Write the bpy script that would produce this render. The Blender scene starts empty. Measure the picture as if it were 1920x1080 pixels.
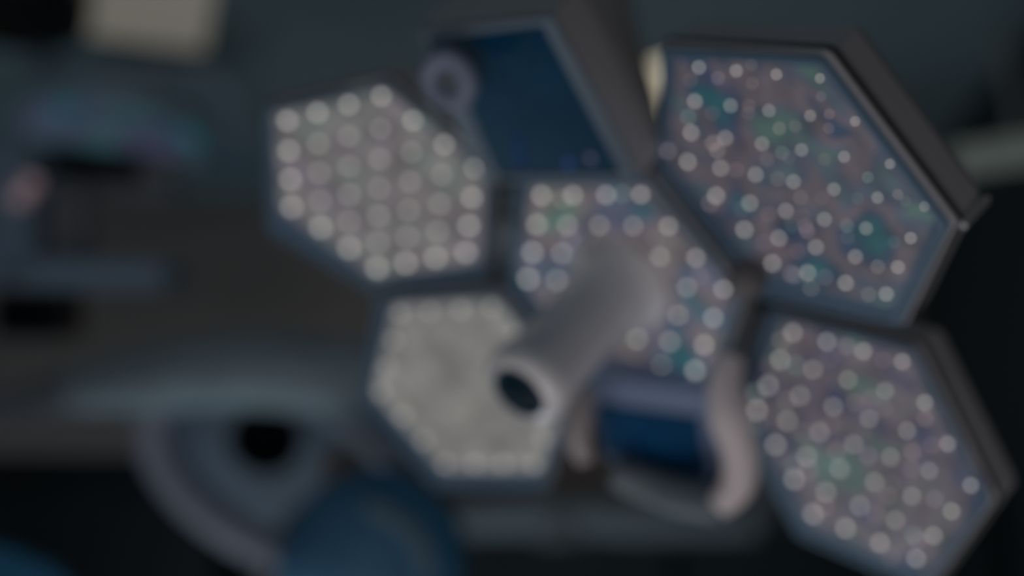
import bpy, bmesh, math, random
from mathutils import Matrix, Vector
random.seed(7)
sc = bpy.context.scene
C = sc.collection
PI = math.pi

# ------------------------------------------------------------ camera
FPX = 2000.0                       # focal length in pixels of the 1920 wide frame
PITCH = math.radians(20)
cam_d = bpy.data.cameras.new('camera'); cam = bpy.data.objects.new('camera', cam_d)
C.objects.link(cam); sc.camera = cam
cam_d.sensor_width = 36; cam_d.lens = 36 * FPX / 1920
cam.location = (0, 0, 1.5); cam.rotation_euler = (PI / 2 + PITCH, 0, 0)
cam_d.clip_start = 0.02
cam_d.dof.use_dof = True
cam_d.dof.focus_distance = 0.4236
cam_d.dof.aperture_fstop = 1.88
CAMM = Matrix.Translation(cam.location) @ Matrix.Rotation(PI / 2 + PITCH, 4, 'X')
FLIP = Matrix(((1, 0, 0, 0), (0, -1, 0, 0), (0, 0, -1, 0), (0, 0, 0, 1)))   # x right, y down, z forward
CV = CAMM @ FLIP


def P(px, py, z):
    return CV @ Vector(((px - 960) / FPX * z, (py - 540) / FPX * z, z))


# ------------------------------------------------------------ world, light, exposure
w = bpy.data.worlds.new('world'); sc.world = w; w.use_nodes = True
w.node_tree.nodes['Background'].inputs[0].default_value = (0.5, 0.8, 1, 1)
w.node_tree.nodes['Background'].inputs[1].default_value = 0.012
sc.view_settings.view_transform = 'Standard'; sc.view_settings.look = 'None'
sc.view_settings.exposure = 0; sc.view_settings.gamma = 1; sc.view_settings.use_curve_mapping = False


def area(name, loc, target, size, power, col):
    d = bpy.data.lights.new(name, 'AREA'); d.shape = 'RECTANGLE'; d.size, d.size_y = size
    d.energy = power; d.color = col
    o = bpy.data.objects.new(name, d); C.objects.link(o)
    o.location = loc; o.rotation_euler = (Vector(target) - Vector(loc)).to_track_quat('-Z', 'Y').to_euler()
    return o


area('room_light', (-1.6, -1.2, 2.9), (-0.4, 2.5, 1.6), (1.2, 0.6), 2.2, (0.78, 0.9, 1.0))
area('ceiling_fill', (-0.9, 1.9, 0.7), (-0.8, 2.5, 3.0), (1.6, 0.6), 4.4, (0.66, 0.88, 1.0))  # unseen uplight added near the floor to brighten ceiling and back wall
area('handle_fill', (-0.05, 0.45, 0.95), (0.05, 0.75, 1.8), (0.9, 0.5), 1.7, (1.0, 0.93, 0.95))  # unseen fill added under the lamp to brighten its grip and handles
area('side_fill', (1.0, 0.2, 2.6), (0.2, 0.8, 1.75), (0.4, 0.3), 0.35, (1.0, 0.84, 0.80))  # warm fill added out of frame to tint the loop handle
area('low_fill', (-0.30, 1.45, 0.9), (-0.38, 1.75, 1.95), (0.5, 0.3), 0.9, (0.85, 0.95, 1.0))  # fill added below the frame to brighten the round device's arm
area('left_fill', (-0.42, 0.05, 1.3), (0.0, 0.62, 1.72), (0.3, 0.3), 0.37, (0.98, 0.95, 1.0))  # fill added out of frame at left to lift the grip


# ------------------------------------------------------------ materials
def lin(r, g, b):
    f = lambda c: (c / 255 / 12.92) if c / 255 <= 0.04045 else ((c / 255 + 0.055) / 1.055) ** 2.4
    return (f(r), f(g), f(b), 1)


def nodes_of(m):
    m.use_nodes = True
    nt = m.node_tree
    return nt, nt.nodes, nt.links


def surf(name, col, rough=0.5, metal=0.0, var=0.12, scale=14.0, coat=0.0, spec=0.5, bump=0.0):
    m = bpy.data.materials.new(name); nt, N, L = nodes_of(m)
    b = N['Principled BSDF']
    tc = N.new('ShaderNodeTexCoord'); n = N.new('ShaderNodeTexNoise'); n.inputs['Scale'].default_value = scale
    n.inputs['Detail'].default_value = 3
    r = N.new('ShaderNodeValToRGB')
    r.color_ramp.elements[0].color = (*[c * (1 - var) for c in col[:3]], 1)
    r.color_ramp.elements[1].color = (*[min(1, c * (1 + var)) for c in col[:3]], 1)
    r.color_ramp.elements[0].position = 0.3; r.color_ramp.elements[1].position = 0.7
    L.new(tc.outputs['Object'], n.inputs['Vector']); L.new(n.outputs['Fac'], r.inputs['Fac'])
    L.new(r.outputs['Color'], b.inputs['Base Color'])
    b.inputs['Roughness'].default_value = rough; b.inputs['Metallic'].default_value = metal
    b.inputs['Coat Weight'].default_value = coat; b.inputs['Specular IOR Level'].default_value = spec
    if bump:
        bp = N.new('ShaderNodeBump'); bp.inputs['Strength'].default_value = bump
        L.new(n.outputs['Fac'], bp.inputs['Height']); L.new(bp.outputs['Normal'], b.inputs['Normal'])
    return m


def lit(name, col, strength=1.0):
    m = bpy.data.materials.new(name); nt, N, L = nodes_of(m)
    b = N['Principled BSDF']
    b.inputs['Base Color'].default_value = (0.3, 0.3, 0.3, 1)
    b.inputs['Emission Color'].default_value = col; b.inputs['Emission Strength'].default_value = strength
    return m


def glow_attr():
    m = bpy.data.materials.new('led_glow'); nt, N, L = nodes_of(m)
    for x in list(N): N.remove(x)
    a = N.new('ShaderNodeAttribute'); a.attribute_name = 'glow'
    e = N.new('ShaderNodeEmission'); o = N.new('ShaderNodeOutputMaterial')
    L.new(a.outputs['Color'], e.inputs['Color']); L.new(e.outputs[0], o.inputs[0])
    return m


def lens_mat(name, ramp, strength, scale=26.0, seed=0.0):
    """faceted lens cover glowing in shifting mauve, navy and green"""
    m = bpy.data.materials.new(name); nt, N, L = nodes_of(m)
    b = N['Principled BSDF']
    tc = N.new('ShaderNodeTexCoord')
    mp = N.new('ShaderNodeMapping'); mp.inputs['Location'].default_value = (seed, seed * 0.7, seed * 1.3)
    n = N.new('ShaderNodeTexNoise'); n.inputs['Scale'].default_value = scale; n.inputs['Detail'].default_value = 1.5
    n.inputs['Distortion'].default_value = 0.6
    r = N.new('ShaderNodeValToRGB'); cr = r.color_ramp
    while len(cr.elements) < len(ramp): cr.elements.new(0.5)
    for e, (p, c) in zip(cr.elements, ramp):
        e.position = p; e.color = c
    n2 = N.new('ShaderNodeTexNoise'); n2.inputs['Scale'].default_value = scale * 2.2
    mr = N.new('ShaderNodeMapRange'); mr.inputs[1].default_value = 0.3; mr.inputs[2].default_value = 0.7
    mr.inputs[3].default_value = 0.65 * strength; mr.inputs[4].default_value = 1.35 * strength
    L.new(tc.outputs['Object'], mp.inputs[0]); L.new(mp.outputs[0], n.inputs['Vector']); L.new(mp.outputs[0], n2.inputs['Vector'])
    L.new(n.outputs['Fac'], r.inputs['Fac']); L.new(n2.outputs['Fac'], mr.inputs[0])
    L.new(r.outputs['Color'], b.inputs['Emission Color']); L.new(mr.outputs[0], b.inputs['Emission Strength'])
    b.inputs['Base Color'].default_value = (0.05, 0.06, 0.07, 1); b.inputs['Roughness'].default_value = 0.35
    return m


# ------------------------------------------------------------ mesh helpers
WM = {}                                                     # world matrix of every object


def link(name, bm, mat, M=Matrix(), parent=None, smooth=False, bevel=0.0, glow=None):
    me = bpy.data.meshes.new(name)
    bmesh.ops.recalc_face_normals(bm, faces=bm.faces)
    if smooth:
        for f in bm.faces: f.smooth = True
    bm.to_mesh(me); bm.free()
    me.materials.append(mat)
    if glow is not None:
        a = me.color_attributes.new('glow', 'FLOAT_COLOR', 'POINT')
        for i in range(len(me.vertices)):
            g = glow[i] if isinstance(glow, list) else glow
            a.data[i].color = (*g, 1)
    o = bpy.data.objects.new(name, me); C.objects.link(o)
    if parent is not None:
        o.parent = parent; o.matrix_parent_inverse = WM[parent.name].inverted()
    o.matrix_basis = M; WM[o.name] = M.copy()
    if bevel:
        b = o.modifiers.new('bevel', 'BEVEL'); b.width = bevel; b.segments = 3; b.limit_method = 'ANGLE'
    return o


def empty(name, loc):
    o = bpy.data.objects.new(name, None); C.objects.link(o); o.location = loc
    o.empty_display_size = 0.1
    WM[o.name] = Matrix.Translation(loc)
    return o


def tag(o, label=None, cat=None, group=None, kind=None):
    if label: o['label'] = label
    if cat: o['category'] = cat
    if group: o['group'] = group
    if kind: o['kind'] = kind
    return o


def loft(rings, cap=True):
    """closed rings of points joined one to the next"""
    bm = bmesh.new(); R = [[bm.verts.new(p) for p in r] for r in rings]
    for a, b in zip(R, R[1:]):
        n = len(a)
        for i in range(n):
            bm.faces.new((a[i], a[(i + 1) % n], b[(i + 1) % n], b[i]))
    if cap:
        bm.faces.new(R[0][::-1]); bm.faces.new(R[-1])
    return bm


def lathe(profile, seg=48, cap=True):
    return loft([[(r * math.cos(2 * PI * i / seg), r * math.sin(2 * PI * i / seg), z) for i in range(seg)] for r, z in profile], cap)


def box(x0, x1, y0, y1, z0, z1):
    return loft([[(x0, y0, z), (x1, y0, z), (x1, y1, z), (x0, y1, z)] for z in (z0, z1)])


def tube(pts, r, seg=16, closed=False, sub=8):
    """tube along a smooth (Catmull-Rom) path; r is one radius or one per point"""
    pts = [Vector(p) for p in pts]; n = len(pts)
    rr = r if isinstance(r, (list, tuple)) else [r] * n
    path, rad = [], []
    last = n if closed else n - 1
    for i in range(last):
        g = (lambda k: pts[k % n]) if closed else (lambda k: pts[max(0, min(n - 1, k))])
        p0, p1, p2, p3 = g(i - 1), g(i), g(i + 1), g(i + 2)
        for k in range(sub):
            t = k / sub
            path.append(0.5 * ((2 * p1) + (p2 - p0) * t + (2 * p0 - 5 * p1 + 4 * p2 - p3) * t * t + (3 * p1 - p0 - 3 * p2 + p3) * t ** 3))
            rad.append(rr[i] * (1 - t) + rr[(i + 1) % n] * t)
    if not closed:
        path.append(pts[-1]); rad.append(rr[-1])
    rings = []; up = None; m = len(path)
    for i in range(m):
        a = path[(i - 1) % m] if (closed or i) else path[0]
        b = path[(i + 1) % m] if (closed or i < m - 1) else path[-1]
        t = (b - a).normalized()
        if up is None:
            up = t.orthogonal().normalized()
        up = (up - t * up.dot(t)).normalized(); s = t.cross(up)
        rings.append([path[i] + (up * math.cos(2 * PI * k / seg) + s * math.sin(2 * PI * k / seg)) * rad[i] for k in range(seg)])
    if closed:
        rings.append(rings[0])
        bm = loft(rings, cap=False); bmesh.ops.remove_doubles(bm, verts=bm.verts, dist=1e-6)
        return bm
    return loft(rings)


def rounded(poly, r, seg=6):
    """polygon with rounded corners, as 2D points"""
    out = []; n = len(poly)
    for i in range(n):
        p = Vector(poly[i]); a = (Vector(poly[i - 1]) - p).normalized(); b = (Vector(poly[(i + 1) % n]) - p).normalized()
        h = math.acos(max(-1, min(1, a.dot(b)))) / 2; d = r / math.tan(h)
        c = p + (a + b).normalized() * (r / math.sin(h))
        s, e = p + a * d - c, p + b * d - c
        a0 = math.atan2(s.y, s.x); a1 = math.atan2(e.y, e.x); dd = (a1 - a0 + PI) % (2 * PI) - PI
        for k in range(seg + 1):
            t = a0 + dd * k / seg
            out.append((c.x + r * math.cos(t), c.y + r * math.sin(t)))
    return out


def scale2(pts, s, c=None):
    if c is None:
        c = (sum(p[0] for p in pts) / len(pts), sum(p[1] for p in pts) / len(pts))
    return [(c[0] + (x - c[0]) * s, c[1] + (y - c[1]) * s) for x, y in pts]


def prism(pts2, z0, z1, b=0.0):
    """prism on a 2D outline with softened ends"""
    zs = [(z0, 1 - b), (z0 + (z1 - z0) * 0.12, 1), (z1 - (z1 - z0) * 0.12, 1), (z1, 1 - b)] if b else [(z0, 1), (z1, 1)]
    return loft([[(x, y, z) for x, y in scale2(pts2, s)] for z, s in zs])


def axisM(loc, z_dir, x_hint=(1, 0, 0)):
    z = Vector(z_dir).normalized(); x = Vector(x_hint); x = (x - z * x.dot(z)).normalized(); y = z.cross(x)
    M = Matrix((x, y, z)).transposed().to_4x4(); M.translation = loc
    return M


def cvM(loc_px, z, n_cv, x_cv=(1, 0, 0)):
    """frame at a point of the camera space, z axis along n (x right, y down, z forward)"""
    q = Vector(((loc_px[0] - 960) / FPX * z, (loc_px[1] - 540) / FPX * z, z))
    return CV @ axisM(q, n_cv, x_cv)


def onplane(M, px, py):
    """where the line of sight through a pixel meets the local z = 0 plane of M"""
    Mi = M.inverted(); o = Mi @ CAMM.translation; d = (Mi @ P(px, py, 1.0)) - o
    t = -o.z / d.z
    return (o.x + d.x * t, o.y + d.y * t)


# ------------------------------------------------------------ the setting
m_ceil = surf('painted_ceiling', (0.44, 0.60, 0.66), 0.8, var=0.08, scale=1.2)
m_wall = surf('painted_wall', (0.56, 0.44, 0.40), 0.8, var=0.10, scale=1.0)
m_dark = surf('dark_wall', (0.06, 0.08, 0.09), 0.7, var=0.1, scale=2.0)
m_floor = surf('vinyl_floor', (0.18, 0.24, 0.27), 0.4, var=0.08, scale=6)
tag(link('ceiling', box(-3.2, 1.34, -2.4, 3.3, 3.0, 3.06), m_ceil), kind='structure')
tag(link('floor', box(-3.2, 1.34, -2.4, 3.3, -0.06, 0.0), m_floor), kind='structure')
tag(link('wall_back', box(-3.2, 1.34, 3.24, 3.3, 0, 3.0), m_wall), kind='structure')
tag(link('wall_right', box(1.28, 1.34, -2.4, 3.24, 0, 3.0), m_dark), kind='structure')
tag(link('wall_left', box(-3.2, -3.14, -2.4, 3.24, 0, 3.0), m_wall), kind='structure')


# ------------------------------------------------------------ the big surgical lamp
POSE = {   # rotation vector and centre of every light module, metres in front of the lens
    'A': ((0.6802, 0.3988, -0.2958), (-0.1008, -0.0770, 0.8133)),
    'B': ((0.5737, 0.6939, -0.1593), (0.0775, -0.0040, 0.7657)),
    'C': ((0.7533, 0.9651, -0.1210), (0.1605, -0.0612, 0.6051)),
    'D': ((0.4128, 0.4203, -0.1595), (-0.0363, 0.0833, 0.8830)),
    'E': ((0.4300, 0.9527, -0.0084), (0.2289, 0.1035, 0.7110))}
S = 0.084
HEX = [(-0.73, -1.04), (0.62, -1.03), (1.17, 0.07), (0.56, 1.18), (-0.72, 1.21), (-1.32, 0.13)]
HEXC = dict.fromkeys('ABCDE', HEX)
HEXC['C'] = [(-0.80, -1.02), (0.59, -1.04), (1.17, 0.11), (0.55, 1.17), (-0.98, 1.36), (-1.42, 0.17)]
HEXC['A'] = [(-0.68, -1.04), (0.62, -1.00), (1.15, 0.08), (0.56, 1.25), (-0.68, 1.20), (-1.46, 0.22)]
m_shell = surf('lamp_shell', (0.50, 0.50, 0.52), 0.42, var=0.06, coat=0.2)
m_rim = surf('lamp_rim', (0.11, 0.19, 0.28), 0.35, var=0.08)
m_seam = surf('rubber_seam', (0.012, 0.018, 0.022), 0.6)
m_led = glow_attr()
mauve = lin(116, 104, 112); navy = lin(54, 68, 102); slate = lin(84, 92, 114); green = lin(92, 122, 114); pale = lin(120, 116, 112); teal = lin(40, 104, 112)
RAMP = [(0.30, green), (0.40, slate), (0.47, mauve), (0.53, mauve), (0.60, navy), (0.70, teal)]
BASE = {'A': 0.112, 'B': 0.070, 'C': 0.041, 'D': 0.162, 'E': 0.052}
TOP = {'A': 0.174, 'B': 0.152, 'C': 0.150, 'D': 0.176, 'E': 0.125}
m_plate = {
    'A': lens_mat('lens_cover_bright', [(0.32, lin(104, 112, 108)), (0.5, lin(112, 106, 106)), (0.68, lin(104, 98, 106))], 0.78, 26, 1),
    'B': lens_mat('lens_cover_mixed', [(0.30, green), (0.40, pale), (0.52, mauve), (0.60, slate), (0.70, teal)], 0.62, 24, 2),
    'C': lens_mat('lens_cover_dim', RAMP, 0.41, 24, 3),
    'D': lens_mat('lens_cover_white', [(0.3, lin(118, 117, 113)), (0.7, lin(116, 113, 112))], 0.92, 20, 4),
    'E': lens_mat('lens_cover_soft', [(0.30, green), (0.42, lin(98, 98, 100)), (0.50, mauve), (0.58, lin(90, 84, 100)), (0.66, navy)], 0.53, 28, 5)}
HUB = P(1165, 540, 0.80)
lamp = empty('surgical_lamp', HUB)
tag(lamp, 'large surgical lamp of bright hexagonal light modules filling the right half of the picture', 'lamp')


def cvpose(k):
    rv, t = POSE[k]; rv = Vector(rv)
    return CV @ (Matrix.Translation(Vector(t)) @ Matrix.Rotation(rv.length, 4, rv.normalized()))


KINF, ZF = 94.0, 0.4236


def dome(r):
    return [(r * math.cos(a), -r * math.sin(a)) for a in (0, 0.4, 0.8, 1.2)] + [(r * 0.02, -r)]


def led_bm(x, y, r, zoff):
    bm = lathe([(rr, z + zoff) for rr, z in dome(r)], 12)
    bmesh.ops.translate(bm, verts=bm.verts, vec=(x, y, 0))
    return bm


cluster = bmesh.new(); cluster_glow = []
WHITE = Vector((1.0, 0.955, 0.90))
AF = 0.30                                          # lens width as a share of its blur disc
n_own = 0
for k in 'CEBAD':
    M = cvpose(k)
    out = rounded([(x * S, y * S) for x, y in HEXC[k]], 0.006)
    D = 0.024
    rings = []
    for s, z in ((0.985, 0.0), (1.0, 0.002), (1.0, D * 0.55)):
        rings.append([(x, y, z) for x, y in scale2(out, s)])
    for s, z in ((0.995, D), (0.96, D * 1.25), (0.86, D * 1.5)):
        rings.append([(x, y, z) for x, y in scale2(out, s)])
    mod = link('lamp_module', loft(rings), m_shell, M, lamp)
    # rim round the lens, a dark seam behind it, the lens cover
    o1, o2 = scale2(out, 0.99), scale2(out, 0.90)
    bm = loft([[(x, y, 0.0015) for x, y in o1], [(x, y, -0.0025) for x, y in scale2(out, 0.975)], [(x, y, -0.0025) for x, y in scale2(out, 0.93)], [(x, y, 0.001) for x, y in o2]], cap=False)
    link('rim', bm, m_rim, M, mod)
    bm = loft([[(x, y, 0.0030) for x, y in scale2(out, 1.001)], [(x, y, 0.0030) for x, y in scale2(out, 1.012)],
               [(x, y, 0.0052) for x, y in scale2(out, 1.012)], [(x, y, 0.0052) for x, y in scale2(out, 1.001)]], cap=False)
    link('seam', bm, m_seam, M, mod)
    link('inner_bezel', loft([[(x, y, 0.001) for x, y in scale2(out, 0.925)], [(x, y, -0.0006) for x, y in scale2(out, 0.915)]]), m_rim, M, mod)
    RC = {'A': 1.15, 'B': 1.14, 'C': 1.16, 'D': 1.10, 'E': 1.14}[k] * S; OX = -0.06 * S if k == 'C' else 0
    pl = rounded([(OX + RC * math.cos(math.radians(60 * i)), RC * math.sin(math.radians(60 * i))) for i in range(6)], 0.01)
    bm = loft([[(x, y, 0.0) for x, y in pl], [(x, y, -0.0012) for x, y in scale2(pl, 0.99)]])
    link('lens_cover', bm, m_plate[k], M, mod)
    p = S / 3
    hid = set()
    for row in range(-3, 4):
        cnt = 7 - abs(row)
        for i in range(cnt):
            x = (i - (cnt - 1) / 2) * p; y = row * p * math.sqrt(3) / 2
            wpt = CV.inverted() @ (M @ Vector((x, y, 0)))
            z = wpt.z; c = KINF * (1 - ZF / z)
            r = AF * c / 2 * z / FPX
            edge = abs(row) == 3 or i in (0, cnt - 1)
            T = TOP[k] - (BASE[k] if not edge else BASE[k] * (0.8 if k == 'D' else 0.6))
            T *= random.uniform(0.93, 1.0)
            Lr = T / (AF * AF * 0.93)
            g = WHITE * Lr
            px, py = wpt.x / z * FPX + 960, wpt.y / z * FPX + 540
            blocked = k == 'B' and ((px - 1075) ** 2 + (py - 625) ** 2 < 95 ** 2)
            if k in 'CE' or (k == 'B' and not blocked and n_own < 100):
                link('led_lens', led_bm(x, y, r, -0.0012), m_led, M, mod, True, glow=tuple(g)); n_own += 1
            else:
                b2 = led_bm(x, y, r, -0.0012)
                for v in b2.verts: v.co = M @ v.co
                t_me = bpy.data.meshes.new('t'); b2.to_mesh(t_me); b2.free()
                cluster.from_mesh(t_me); cluster_glow += [tuple(g)] * len(t_me.vertices); bpy.data.meshes.remove(t_me)
    # glowing tinted discs standing in for ghost reflections of the white lenses
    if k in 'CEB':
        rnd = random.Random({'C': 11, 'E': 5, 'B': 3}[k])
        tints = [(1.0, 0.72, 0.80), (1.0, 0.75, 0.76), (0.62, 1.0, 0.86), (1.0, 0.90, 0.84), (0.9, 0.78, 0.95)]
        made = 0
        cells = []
        for row in range(-3, 4):
            cnt = 7 - abs(row)
            for i in range(cnt):
                cells.append(((i - (cnt - 1) / 2) * p, row * p * math.sqrt(3) / 2))
        rnd.shuffle(cells)
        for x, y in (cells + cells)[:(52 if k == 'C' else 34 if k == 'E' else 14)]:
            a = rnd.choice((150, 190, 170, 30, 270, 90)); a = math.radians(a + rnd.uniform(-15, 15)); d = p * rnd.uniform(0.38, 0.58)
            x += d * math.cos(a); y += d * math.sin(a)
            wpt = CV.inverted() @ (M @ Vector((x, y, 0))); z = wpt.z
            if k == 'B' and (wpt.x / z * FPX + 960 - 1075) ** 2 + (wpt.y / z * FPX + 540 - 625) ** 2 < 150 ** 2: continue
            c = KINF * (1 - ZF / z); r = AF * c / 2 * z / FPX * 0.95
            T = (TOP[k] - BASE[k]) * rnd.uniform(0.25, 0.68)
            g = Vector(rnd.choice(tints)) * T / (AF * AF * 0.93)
            link('lens_ghost', led_bm(x, y, r, -0.0012), m_led, M, mod, True, glow=tuple(g))
bmesh.ops.recalc_face_normals(cluster, faces=cluster.faces)
o = link('led_lens', cluster, m_led, Matrix(), lamp, True, glow=cluster_glow)
o['kind'] = 'stuff'; o['label'] = 'round white glowing lenses in rows on the left modules'

# the grip sticking out of the centre module, dark camera eye in its end
MB_ = cvpose('B'); down = Matrix.Rotation(PI, 4, 'X')      # local +z now points out of the face
MH = MB_ @ down
m_grip = surf('translucent_grip', (0.90, 0.90, 0.91), 0.22, var=0.05, coat=0.6)
grip = link('sterile_handle', lathe([(0.040, 0.001), (0.040, 0.004), (0.033, 0.008), (0.030, 0.02), (0.028, 0.05), (0.028, 0.09), (0.030, 0.115), (0.029, 0.126), (0.024, 0.130)], 64), m_grip, MH, lamp, True)
m_eye = surf('dark_camera_glass', (0.003, 0.016, 0.03), 0.35, spec=0.15)
m_eye2 = surf('camera_ring', (0.01, 0.05, 0.09), 0.4, spec=0.2)
link('camera_ring', lathe([(0.019, 0.1302), (0.0185, 0.1320), (0.016, 0.1325), (0.015, 0.1302)], 48), m_eye2, MH, grip, True)
link('camera_eye', lathe([(0.0155, 0.1304), (0.015, 0.1316), (0.010, 0.1330), (0.0005, 0.1335)], 48), m_eye, MH, grip, True)

# dark blue glass cover of the head, in the place of a sixth module
nF = (0.50, -0.68, 0.54)
MF = cvM((1010, 190), 0.665, nF)
m_glass = surf('dark_blue_glass', (0.003, 0.052, 0.115), 0.3, var=0.25, scale=20, spec=0.25)
m_frame = surf('slate_frame', (0.20, 0.26, 0.32), 0.4)
fo = [onplane(MF, *q) for q in ((786, 52), (1038, 26), (1205, 335), (908, 338), (842, 196))]
fi = [onplane(MF, *q) for q in ((806, 72), (1021, 44), (1168, 320), (938, 326), (880, 190))]
hous = link('cover_housing', loft([[(x, y, 0.0) for x, y in fo], [(x, y, 0.03) for x, y in fo], [(x, y, 0.045) for x, y in scale2(fo, 0.97)]]), m_shell, MF, lamp, bevel=0.002)
link('frame', loft([[(x, y, 0.001) for x, y in fo], [(x, y, -0.003) for x, y in scale2(fo, 0.985)], [(x, y, -0.003) for x, y in scale2(fi, 1.015)], [(x, y, 0.001) for x, y in fi]], cap=False), m_frame, MF, hous)
link('glass_cover', prism(fi, -0.0015, 0.001), m_glass, MF, hous)
# blue indicator lights behind the glass
for j, (x, y, col, T) in enumerate(((974, 258, (0.05, 0.25, 0.8), 0.020), (977, 282, (0.05, 0.25, 0.8), 0.022), (980, 303, (0.05, 0.25, 0.8), 0.018),
                                    (1069, 303, (0.15, 0.3, 0.9), 0.035), (1110, 293, (0.6, 0.55, 0.9), 0.028), (1010, 80, (0.02, 0.3, 0.7), 0.012), (928, 98, (0.05, 0.2, 0.6), 0.010))):
    a, b = onplane(MF, x, y)
    q = CV.inverted() @ (MF @ Vector((a, b, 0))); c = KINF * (1 - ZF / q.z); r = 0.45 * c / 2 * q.z / FPX
    bm = led_bm(a, b, r, -0.0015)
    link('indicator_light', bm, m_led, MF, hous, True, glow=tuple(Vector(col) * T / (0.2 * 0.9)))

# pale ring grip at the left corner of the glass cover
m_ring = surf('lavender_plastic', (0.24, 0.29, 0.40), 0.4)
MR = cvM((842, 148), 0.655, (0.35, -0.5, 0.8))
bm = tube([(0.0128 * math.cos(a * PI / 4), 0.0135 * math.sin(a * PI / 4), 0) for a in range(8)], 0.0070, closed=True)
rg = link('ring_grip', bm, m_ring, MR, lamp, True)
link('ring_centre', lathe([(0.011, 0.0), (0.010, -0.002), (0.001, -0.003)], 32), surf('grey_centre', (0.13, 0.15, 0.17), 0.5), MR, rg, True)

# heavy carrying arm behind the head and the frame that ties the modules together
m_arm = surf('arm_enamel', (0.46, 0.45, 0.44), 0.45)
bm = tube([P(1150, 420, 0.93), P(1170, 250, 0.92), P(1120, 60, 0.95), P(1080, -200, 1.1), P(1060, -420, 1.35)], [0.03, 0.034, 0.036, 0.036, 0.036], 24)
link('support_arm', bm, m_arm, Matrix(), lamp, True)
q = P(1060, -420, 1.35)
link('ceiling_tube', tube([q, Vector((q.x, q.y, 3.0))], 0.036, 24), m_arm, Matrix(), lamp, True)
m_hub = surf('hub_plastic', (0.26, 0.34, 0.40), 0.5)
MBk = MB_ @ Matrix.Translation((0, 0, 0.05))
link('hub', prism(rounded([(0.07 * math.cos(a * PI / 3), 0.07 * math.sin(a * PI / 3)) for a in range(6)], 0.01), -0.012, 0.03, 0.06), m_seam, MBk, lamp)


def spoke(a, b, wd, dp, mat):
    a, b = Vector(a), Vector(b); M = axisM(a, b - a, CV.to_3x3() @ Vector((1, 0, 0))); L_ = (b - a).length
    return link('spoke', box(-wd / 2, wd / 2, -dp / 2, dp / 2, 0, L_), mat, M, lamp, bevel=0.003)


cA, cB, cC, cD, cE = (cvpose(k) @ Vector((0, 0, 0.085)) for k in 'ABCDE')

for (x, y, z, wx, hy, rz) in ((930, 490, 0.865, 90, 160, 8), (830, 548, 0.905, 260, 60, -4)):
    a_, b_ = wx / FPX * z / 2, hy / FPX * z / 2
    link('joint_plate', box(-a_, a_, -b_, b_, 0, 0.012), surf('slate_plate', (0.66, 0.80, 0.88), 0.5), cvM((x, y), z, (0.1, -0.25, 0.95)) @ Matrix.Rotation(math.radians(rz), 4, 'Z'), lamp, bevel=0.002)
link('joint_cover', lathe([(0.001, -0.008), (0.009, -0.006), (0.012, 0.0), (0.012, 0.012)], 24), surf('joint_grey', (0.16, 0.15, 0.15), 0.5), cvM((1398, 528), 0.66, (0.4, -0.4, 0.8)), lamp, True)
spoke(cA, cB, 0.075, 0.02, m_hub); spoke(cD, cB, 0.05, 0.02, m_hub); spoke(cD, cA, 0.05, 0.02, m_hub)
spoke(cC, cB, 0.03, 0.03, m_seam); spoke(cE, cB, 0.03, 0.03, m_seam)
spoke(P(1010, 200, 0.72), cB, 0.04, 0.02, m_seam)

# control unit under the centre module: bezel, dark screen, pale loop handle
nG = (0.42, -0.50, 0.72)
MG = cvM((1220, 830), 0.80, nG)
m_bez = surf('lavender_bezel', (0.22, 0.30, 0.46), 0.4)
m_scr = surf('dark_blue_screen', (0.003, 0.065, 0.17), 0.3, spec=0.2)
go = [onplane(MG, *q) for q in ((1100, 705), (1345, 735), (1352, 880), (1330, 905), (1135, 862))]
gi = [onplane(MG, *q) for q in ((1120, 756), (1312, 782), (1326, 900), (1138, 848))]
unit = link('control_unit', prism(go, 0.0, 0.03, 0.02), m_bez, MG, lamp)
link('screen', prism(gi, -0.003, 0.001), m_scr, MG, unit)
m_loop = surf('pale_handle_plastic', (0.86, 0.78, 0.78), 0.35)
m_bar = surf('grey_handle_bar', (0.17, 0.21, 0.24), 0.4)
zf = 0.745
loop = link('loop_handle', tube([P(1372, 668, zf), P(1360, 720, zf - .005), P(1368, 780, zf - .01), P(1388, 850, zf - .01), P(1382, 910, zf - .005), P(1348, 950, zf)],
                                [0.008, 0.012, 0.0145, 0.013, 0.012, 0.009], 20), m_loop, Matrix(), unit, True)
link('loop_handle', tube([P(1098, 735, 0.77), P(1088, 780, 0.765), P(1084, 820, 0.765), P(1098, 862, 0.77)], [0.008, 0.010, 0.010, 0.007], 20), surf('shaded_handle_plastic', (0.42, 0.38, 0.38), 0.4), Matrix(), unit, True)  # same pale handle, its dim left side put into a darker colour
link('handle_bar', tube([P(1150, 886, 0.80), P(1200, 903, 0.80), P(1268, 928, 0.785), P(1350, 950, 0.75)], [0.011, 0.014, 0.015, 0.012], 20), m_bar, Matrix(), unit, True)

# bright metal strip standing in for a glint at the upper module's right corner
MC_ = cvpose('C')
a = MC_ @ Vector((1.185 * S, 0.15 * S, 0.003)); b = MC_ @ Vector((1.185 * S, 0.15 * S, 0.026))
link('edge_glint', tube([a, b], 0.0022, 10), surf('glint_metal', (0.8, 0.8, 0.8), 0.25, metal=0.6), Matrix(), lamp, True)

# ------------------------------------------------------------ ceiling lights
m_diff = lit('warm_diffuser', lin(100, 97, 90)); m_diff2 = lit('warm_diffuser_bright', lin(205, 196, 172)); m_diff3 = lit('cool_diffuser', lin(64, 70, 66))
m_tray = surf('light_tray', (0.5, 0.5, 0.5), 0.5)


def raycast_ceiling(px, py, h=2.985):
    o = CAMM.translation; d = P(px, py, 1.0) - o
    return o + d * ((h - o.z) / d.z)


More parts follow.
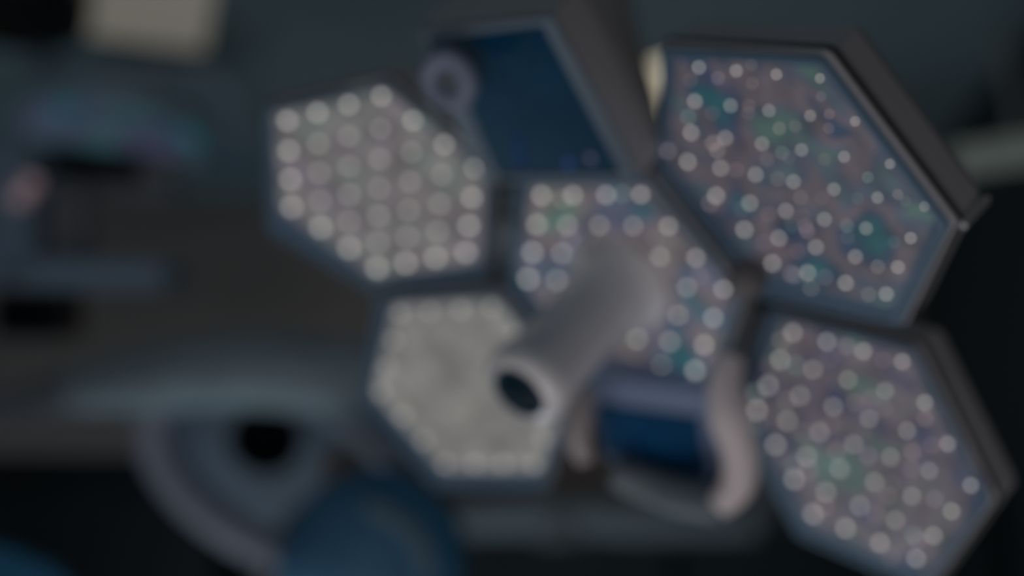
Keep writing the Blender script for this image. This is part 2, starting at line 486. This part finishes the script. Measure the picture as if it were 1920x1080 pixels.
def ceiling_light(corners, mat, label):
    pts = [raycast_ceiling(*c) for c in corners]
    c = sum(pts, Vector()) / 4
    t = empty('ceiling_light', c); tag(t, label, 'ceiling light', 'luminous ceiling panels')
    l2 = [(p.x - c.x, p.y - c.y) for p in pts]
    M = Matrix.Translation(c)
    link('diffuser', prism(scale2(l2, 0.995), -0.006, 0.004), mat, M, t)
    link('frame', loft([[(x, y, z) for x, y in scale2(l2, s)] for s, z in ((1.0, -0.008), (1.04, -0.008), (1.04, 0.015), (1.0, 0.015), (1.0, -0.008))], cap=False), m_tray, M, t)
    return t


ceiling_light(((165, -170), (430, -150), (384, 92), (140, 62)), m_diff, 'warm white ceiling light panel at the upper left, above the second lamp')
ceiling_light(((1203, 122), (1290, 95), (1300, 225), (1218, 205)), m_diff2, 'small bright ceiling light peeking out behind the left edge of the upper right module')

# pale tube light on the right wall
a, b = P(1780, 305, 2.3), P(2050, 262, 2.3)
t = empty('tube_light', a); tag(t, 'long pale greenish light strip on the dark wall at the right edge', 'light')
link('diffuser', tube([a, b], 0.034, 20), m_diff3, Matrix(), t, True)
d = (b - a).normalized()
link('end_cap', tube([a - d * 0.03, a], 0.037, 20), m_tray, Matrix(), t, True)
link('end_cap', tube([b, b + d * 0.03], 0.037, 20), m_tray, Matrix(), t, True)
link('mount', tube([(a + b) / 2, (a + b) / 2 + Vector((0, 0, 0.3))], 0.012, 12), m_tray, Matrix(), t, True)

# ------------------------------------------------------------ second surgical lamp, far left
z2 = 2.45
s2 = empty('surgical_lamp', P(230, 240, z2))
tag(s2, 'blurred second surgical lamp at the left, seen edge-on with a teal and mauve glowing face', 'lamp')
m_case = surf('second_lamp_casing', (0.50, 0.62, 0.74), 0.45)
m_face2 = lens_mat('second_lamp_lens', [(0.34, lin(30, 90, 98)), (0.46, lin(44, 58, 76)), (0.56, lin(62, 60, 84)), (0.66, lin(48, 76, 84))], 0.75, 6, 9)
M2 = cvM((220, 245), z2, (0.05, -0.97, 0.22))
link('head', lathe([(0.205, -0.01), (0.215, 0.0), (0.22, 0.02), (0.20, 0.045), (0.12, 0.07), (0.04, 0.075)], 48), m_case, M2, s2, True)
link('lens_cover', lathe([(0.195, -0.012), (0.193, -0.022), (0.15, -0.03), (0.01, -0.034)], 48), m_face2, M2, s2, True)
link('loop_frame', tube([P(-10, 320, z2), P(25, 215, z2), P(100, 150, z2), P(230, 130, z2), P(380, 145, z2), P(432, 195, z2), P(442, 260, z2), P(462, 318, z2)], 0.019, 16), m_case, Matrix(), s2, True)
link('frame_foot', tube([P(395, 300, z2 - .03), P(490, 318, z2 - .03)], 0.026, 16), surf('bluish_foot', (0.30, 0.46, 0.62), 0.5), Matrix(), s2, True)
link('yoke', tube([P(100, 150, z2), P(60, 60, z2 + .1), P(20, -120, z2 + .2)], 0.022, 16), m_case, Matrix(), s2, True)
q = P(20, -120, z2 + .2)
link('ceiling_tube', tube([q, Vector((q.x, q.y, 3.0))], 0.022, 16), m_case, Matrix(), s2, True)

# equipment pendant below it: column, black monitor, post, shelf
m_pend = surf('pendant_enamel', (0.30, 0.41, 0.54), 0.5); m_black = surf('black_glass', (0.002, 0.003, 0.005), 0.3)
m_matt = surf('matt_black', (0.001, 0.002, 0.003), 0.9, spec=0.05)
m_gray = surf('grey_plastic', (0.26, 0.27, 0.30), 0.5)
pend = empty('equipment_pendant', P(15, 520, 1.8))
tag(pend, 'blurred slate blue equipment column with shelf at the left edge, below the second lamp', 'medical pendant')


def facing(px, py, z, wpx, hpx, depth, name, mat, parent, roll=0.0, bevel=0.006):
    M = cvM((px, py), z, (0, 0, 1)) @ Matrix.Rotation(math.radians(roll), 4, 'Z')
    a, b = wpx / FPX * z / 2, hpx / FPX * z / 2
    return link(name, box(-a, a, -b, b, 0, depth), mat, M, parent, bevel=bevel)


facing(8, 400, 1.75, 95, 260, 0.08, 'column', m_pend, pend)
facing(150, 512, 1.75, 320, 52, 0.13, 'shelf', m_pend, pend, 2)
facing(132, 430, 1.80, 46, 150, 0.05, 'post', m_gray, pend)
facing(50, 590, 1.80, 130, 90, 0.1, 'drawer', m_black, pend)
for x, y in ((58, 345), (36, 370)):
    link('indicator_light', tube([P(x, y, 1.735), P(x, y, 1.752)], 0.014, 16), lit('pink_indicator', lin(104, 84, 88)), Matrix(), pend, True)
mon = empty('monitor', P(170, 330, 1.95)); tag(mon, 'thin black monitor in a grey case, right under the glowing face of the far lamp', 'monitor')
facing(190, 328, 1.95, 270, 90, 0.05, 'case', m_gray, mon, 4)
facing(165, 303, 1.94, 195, 50, 0.008, 'screen', m_matt, mon, 6, 0.003)

link('bracket', tube([P(60, 335, 1.97), P(0, 340, 1.97), P(-40, 380, 1.86)], 0.012, 12), m_gray, Matrix(), mon, True)
M = Matrix.Translation(raycast_ceiling(20, -10, 2.93))
link('ceiling_mount', lathe([(0.16, -0.05), (0.17, -0.04), (0.17, 0.05), (0.165, 0.06)], 32), m_black, M, s2, True)

# ------------------------------------------------------------ lower left: round device and blue dome
m_wht = surf('pale_housing', (0.34, 0.43, 0.48), 0.5); m_lav = surf('lavender_rim', (0.30, 0.30, 0.37), 0.5)
dev = empty('round_device', P(500, 850, 1.7))
tag(dev, 'blurred round grey device with a black centre opening and broad arm, lower left', 'medical device')
z3 = 1.7
a35 = math.radians(35)
MD = cvM((530, 880), z3, (-0.10, -0.22, 0.97), (math.cos(a35), math.sin(a35), 0))
bm = lathe([(0.215, 0.02), (0.21, 0.0), (0.15, -0.010), (0.11, -0.012), (0.05, -0.010), (0.001, -0.010)], 64)
bmesh.ops.scale(bm, vec=(1, 0.62, 1), verts=bm.verts)
body = link('body', bm, surf('blue_grey_disc', (0.13, 0.18, 0.24), 0.5), MD, dev, True)
link('outer_ring', tube([(0.222 * math.cos(a * PI / 6), 0.132 * math.sin(a * PI / 6), -0.01) for a in range(12)], 0.026, closed=True), m_lav, MD, dev, True)
MO = cvM((497, 828), z3 - 0.03, (-0.10, -0.22, 0.97))
link('opening_rim', lathe([(0.085, 0.045), (0.083, 0.012), (0.070, 0.006), (0.05, 0.010), (0.001, 0.011)], 40), surf('dark_grey_rim', (0.05, 0.065, 0.08), 0.7), MO, dev, True)
link('opening', lathe([(0.058, 0.04), (0.056, 0.002), (0.050, -0.004), (0.044, 0.0), (0.001, 0.002)], 40), m_matt, MO, dev, True)
arm = dev
link('support_arm', tube([P(130, 738, 1.62), P(300, 712, 1.6), P(480, 698, 1.58), P(740, 725, 1.56), P(900, 750, 1.55)], [0.030, 0.050, 0.056, 0.060, 0.05], 24), m_wht, Matrix(), arm, True)
link('arm_joint', tube([P(130, 738, 1.62), P(40, 760, 1.66)], [0.036, 0.024], 24), m_gray, Matrix(), arm, True)

dome_o = empty('dome_cover', P(700, 1120, 1.35))
tag(dome_o, 'rounded blue dome with a navy band at the bottom edge, left of centre', 'cover')
MDm = axisM(P(700, 1060, 1.35), (0.25, -0.1, 1.0))
m_blue = surf('blue_cloth', (0.07, 0.22, 0.38), 0.7, bump=0.1); m_navy = surf('navy_band', (0.02, 0.16, 0.30), 0.7)
prof = [(0.118 * math.cos(a), 0.125 * math.sin(a)) for a in [i * PI / 2 / 12 for i in range(12)]] + [(0.001, 0.125)]
link('shell', lathe([(0.112, -0.05)] + prof, 48), m_blue, MDm, dome_o, True)


def on_dome(px, py, out=0.004):
    Mi = MDm.inverted(); o = Mi @ CAMM.translation; dd = (Mi @ P(px, py, 1.0)) - o
    sc_ = Vector((1 / (0.118 + out), 1 / (0.118 + out), 1 / (0.125 + out)))
    o2 = Vector([a * b for a, b in zip(o, sc_)]); d2 = Vector([a * b for a, b in zip(dd, sc_)])
    A_, B_, C_ = d2.dot(d2), 2 * o2.dot(d2), o2.dot(o2) - 1
    disc = max(0.0, B_ * B_ - 4 * A_ * C_); t_ = (-B_ - math.sqrt(disc)) / (2 * A_)
    return MDm @ (o + dd * t_)


link('band', tube([on_dome(x, y, 0.0) for x, y in ((700, 905), (760, 925), (815, 970), (838, 1030), (845, 1090))], 0.012, 12), m_navy, Matrix(), dome_o, True)
link('pale_band', tube([on_dome(x, y, -0.004) for x, y in ((690, 950), (740, 975), (785, 1020), (800, 1080))], 0.016, 12), surf('pale_band', (0.15, 0.26, 0.34), 0.7), Matrix(), dome_o, True)
link('side_cap', lathe([(0.035, -0.02), (0.037, 0.0), (0.03, 0.018), (0.012, 0.026), (0.001, 0.027)], 32), surf('brown_plastic', (0.30, 0.20, 0.15), 0.6), cvM((650, 885), 1.52, (0, -0.3, -0.95)), dev, True)

# blue drape at the lower left corner
bm = loft([[P(x, y, z) for x, y in ((-200, 1000 + e), (-60, 1000 + e), (40, 1030 + e), (110, 1062 + e), (170, 1130 + e), (170, 1400), (-200, 1400))] for e, z in ((14, 1.30), (0, 1.34), (0, 1.5), (20, 1.56))])
tag(link('cloth_drape', bm, surf('bright_blue_cloth', (0.02, 0.16, 0.30), 0.7, bump=0.2), smooth=False), 'bright blue cloth at the lower left corner of the picture', 'drape')

# grey boom far below the lamp
bo = empty('equipment_boom', P(1000, 980, 2.3)); tag(bo, 'long horizontal blurred grey boom under the big lamp, far behind it', 'boom')
link('boom_arm', tube([P(740, 985, 2.35), P(1000, 968, 2.3), P(1200, 975, 2.3), P(1420, 985, 2.3)], [0.03, 0.045, 0.045, 0.03], 20), surf('boom_enamel', (0.34, 0.40, 0.44), 0.5), Matrix(), bo, True)
link('boom_joint', lathe([(0.05, -0.05), (0.055, -0.03), (0.055, 0.03), (0.05, 0.05)], 32), m_gray, Matrix.Translation(P(1050, 975, 2.3)), bo, True)
link('boom_post', tube([P(1430, 985, 2.3), Vector((P(1430, 985, 2.3).x, P(1430, 985, 2.3).y, 3.0))], 0.03, 16), m_gray, Matrix(), bo, True)
for q, par in ((P(700, 1090, 1.36), dome_o), (P(560, 930, 1.74), dev)):
    link('stand', tube([q, Vector((q.x, q.y, 0.0))], 0.03, 16), m_gray, Matrix(), par, True)
ar0 = P(40, 760, 1.66)
link('wall_bracket', tube([ar0, Vector((-1.45, ar0.y + 0.1, ar0.z + 0.05)), Vector((-1.7, 3.19, ar0.z + 0.1))], 0.024, 16), m_gray, Matrix(), arm, True)
m_cab = surf('black_cabinet', (0.035, 0.055, 0.06), 0.6)  # for units added only to keep the lower back wall dark
for x0, x1, top, label in ((-0.50, 0.42, 1.90, 'dark tall unit added to darken the back wall, under the big lamp'), (0.43, 1.26, 2.02, 'dark tall unit added to darken the back wall, lower right corner')):
    cb = empty('filler_cabinet', Vector(((x0 + x1) / 2, 3.0, 0))); tag(cb, label, 'filler_cabinet')
    link('body', box(x0, x1, 2.82, 3.22, 0, top), m_cab, Matrix(), cb, bevel=0.01)
    for a_, b_ in ((x0 + 0.01, (x0 + x1) / 2 - 0.005), ((x0 + x1) / 2 + 0.005, x1 - 0.01)):
        link('door', box(a_, b_, 2.80, 2.82, 0.1, top - 0.02), m_cab, Matrix(), cb, bevel=0.004)
# black cart added to block out the bright wall below the round device
tr = empty('filler_cart', Vector((-0.62, 1.75, 0))); tag(tr, 'tall black block added to darken the lower left, left of the round device', 'cart')
link('filler_cabinet', box(-1.05, -0.50, 1.85, 2.2, 0.12, 1.865), surf('black_cart', (0.012, 0.02, 0.024), 0.6), Matrix(), tr, bevel=0.02)
for x in (-1.0, -0.52):
    for y in (1.9, 2.15):
        link('caster', lathe([(0.03, -0.012), (0.06, -0.012), (0.06, 0.012), (0.03, 0.012)], 20), m_black, Matrix.Translation((x, y, 0.06)) @ Matrix.Rotation(PI / 2, 4, 'Y'), tr, True)
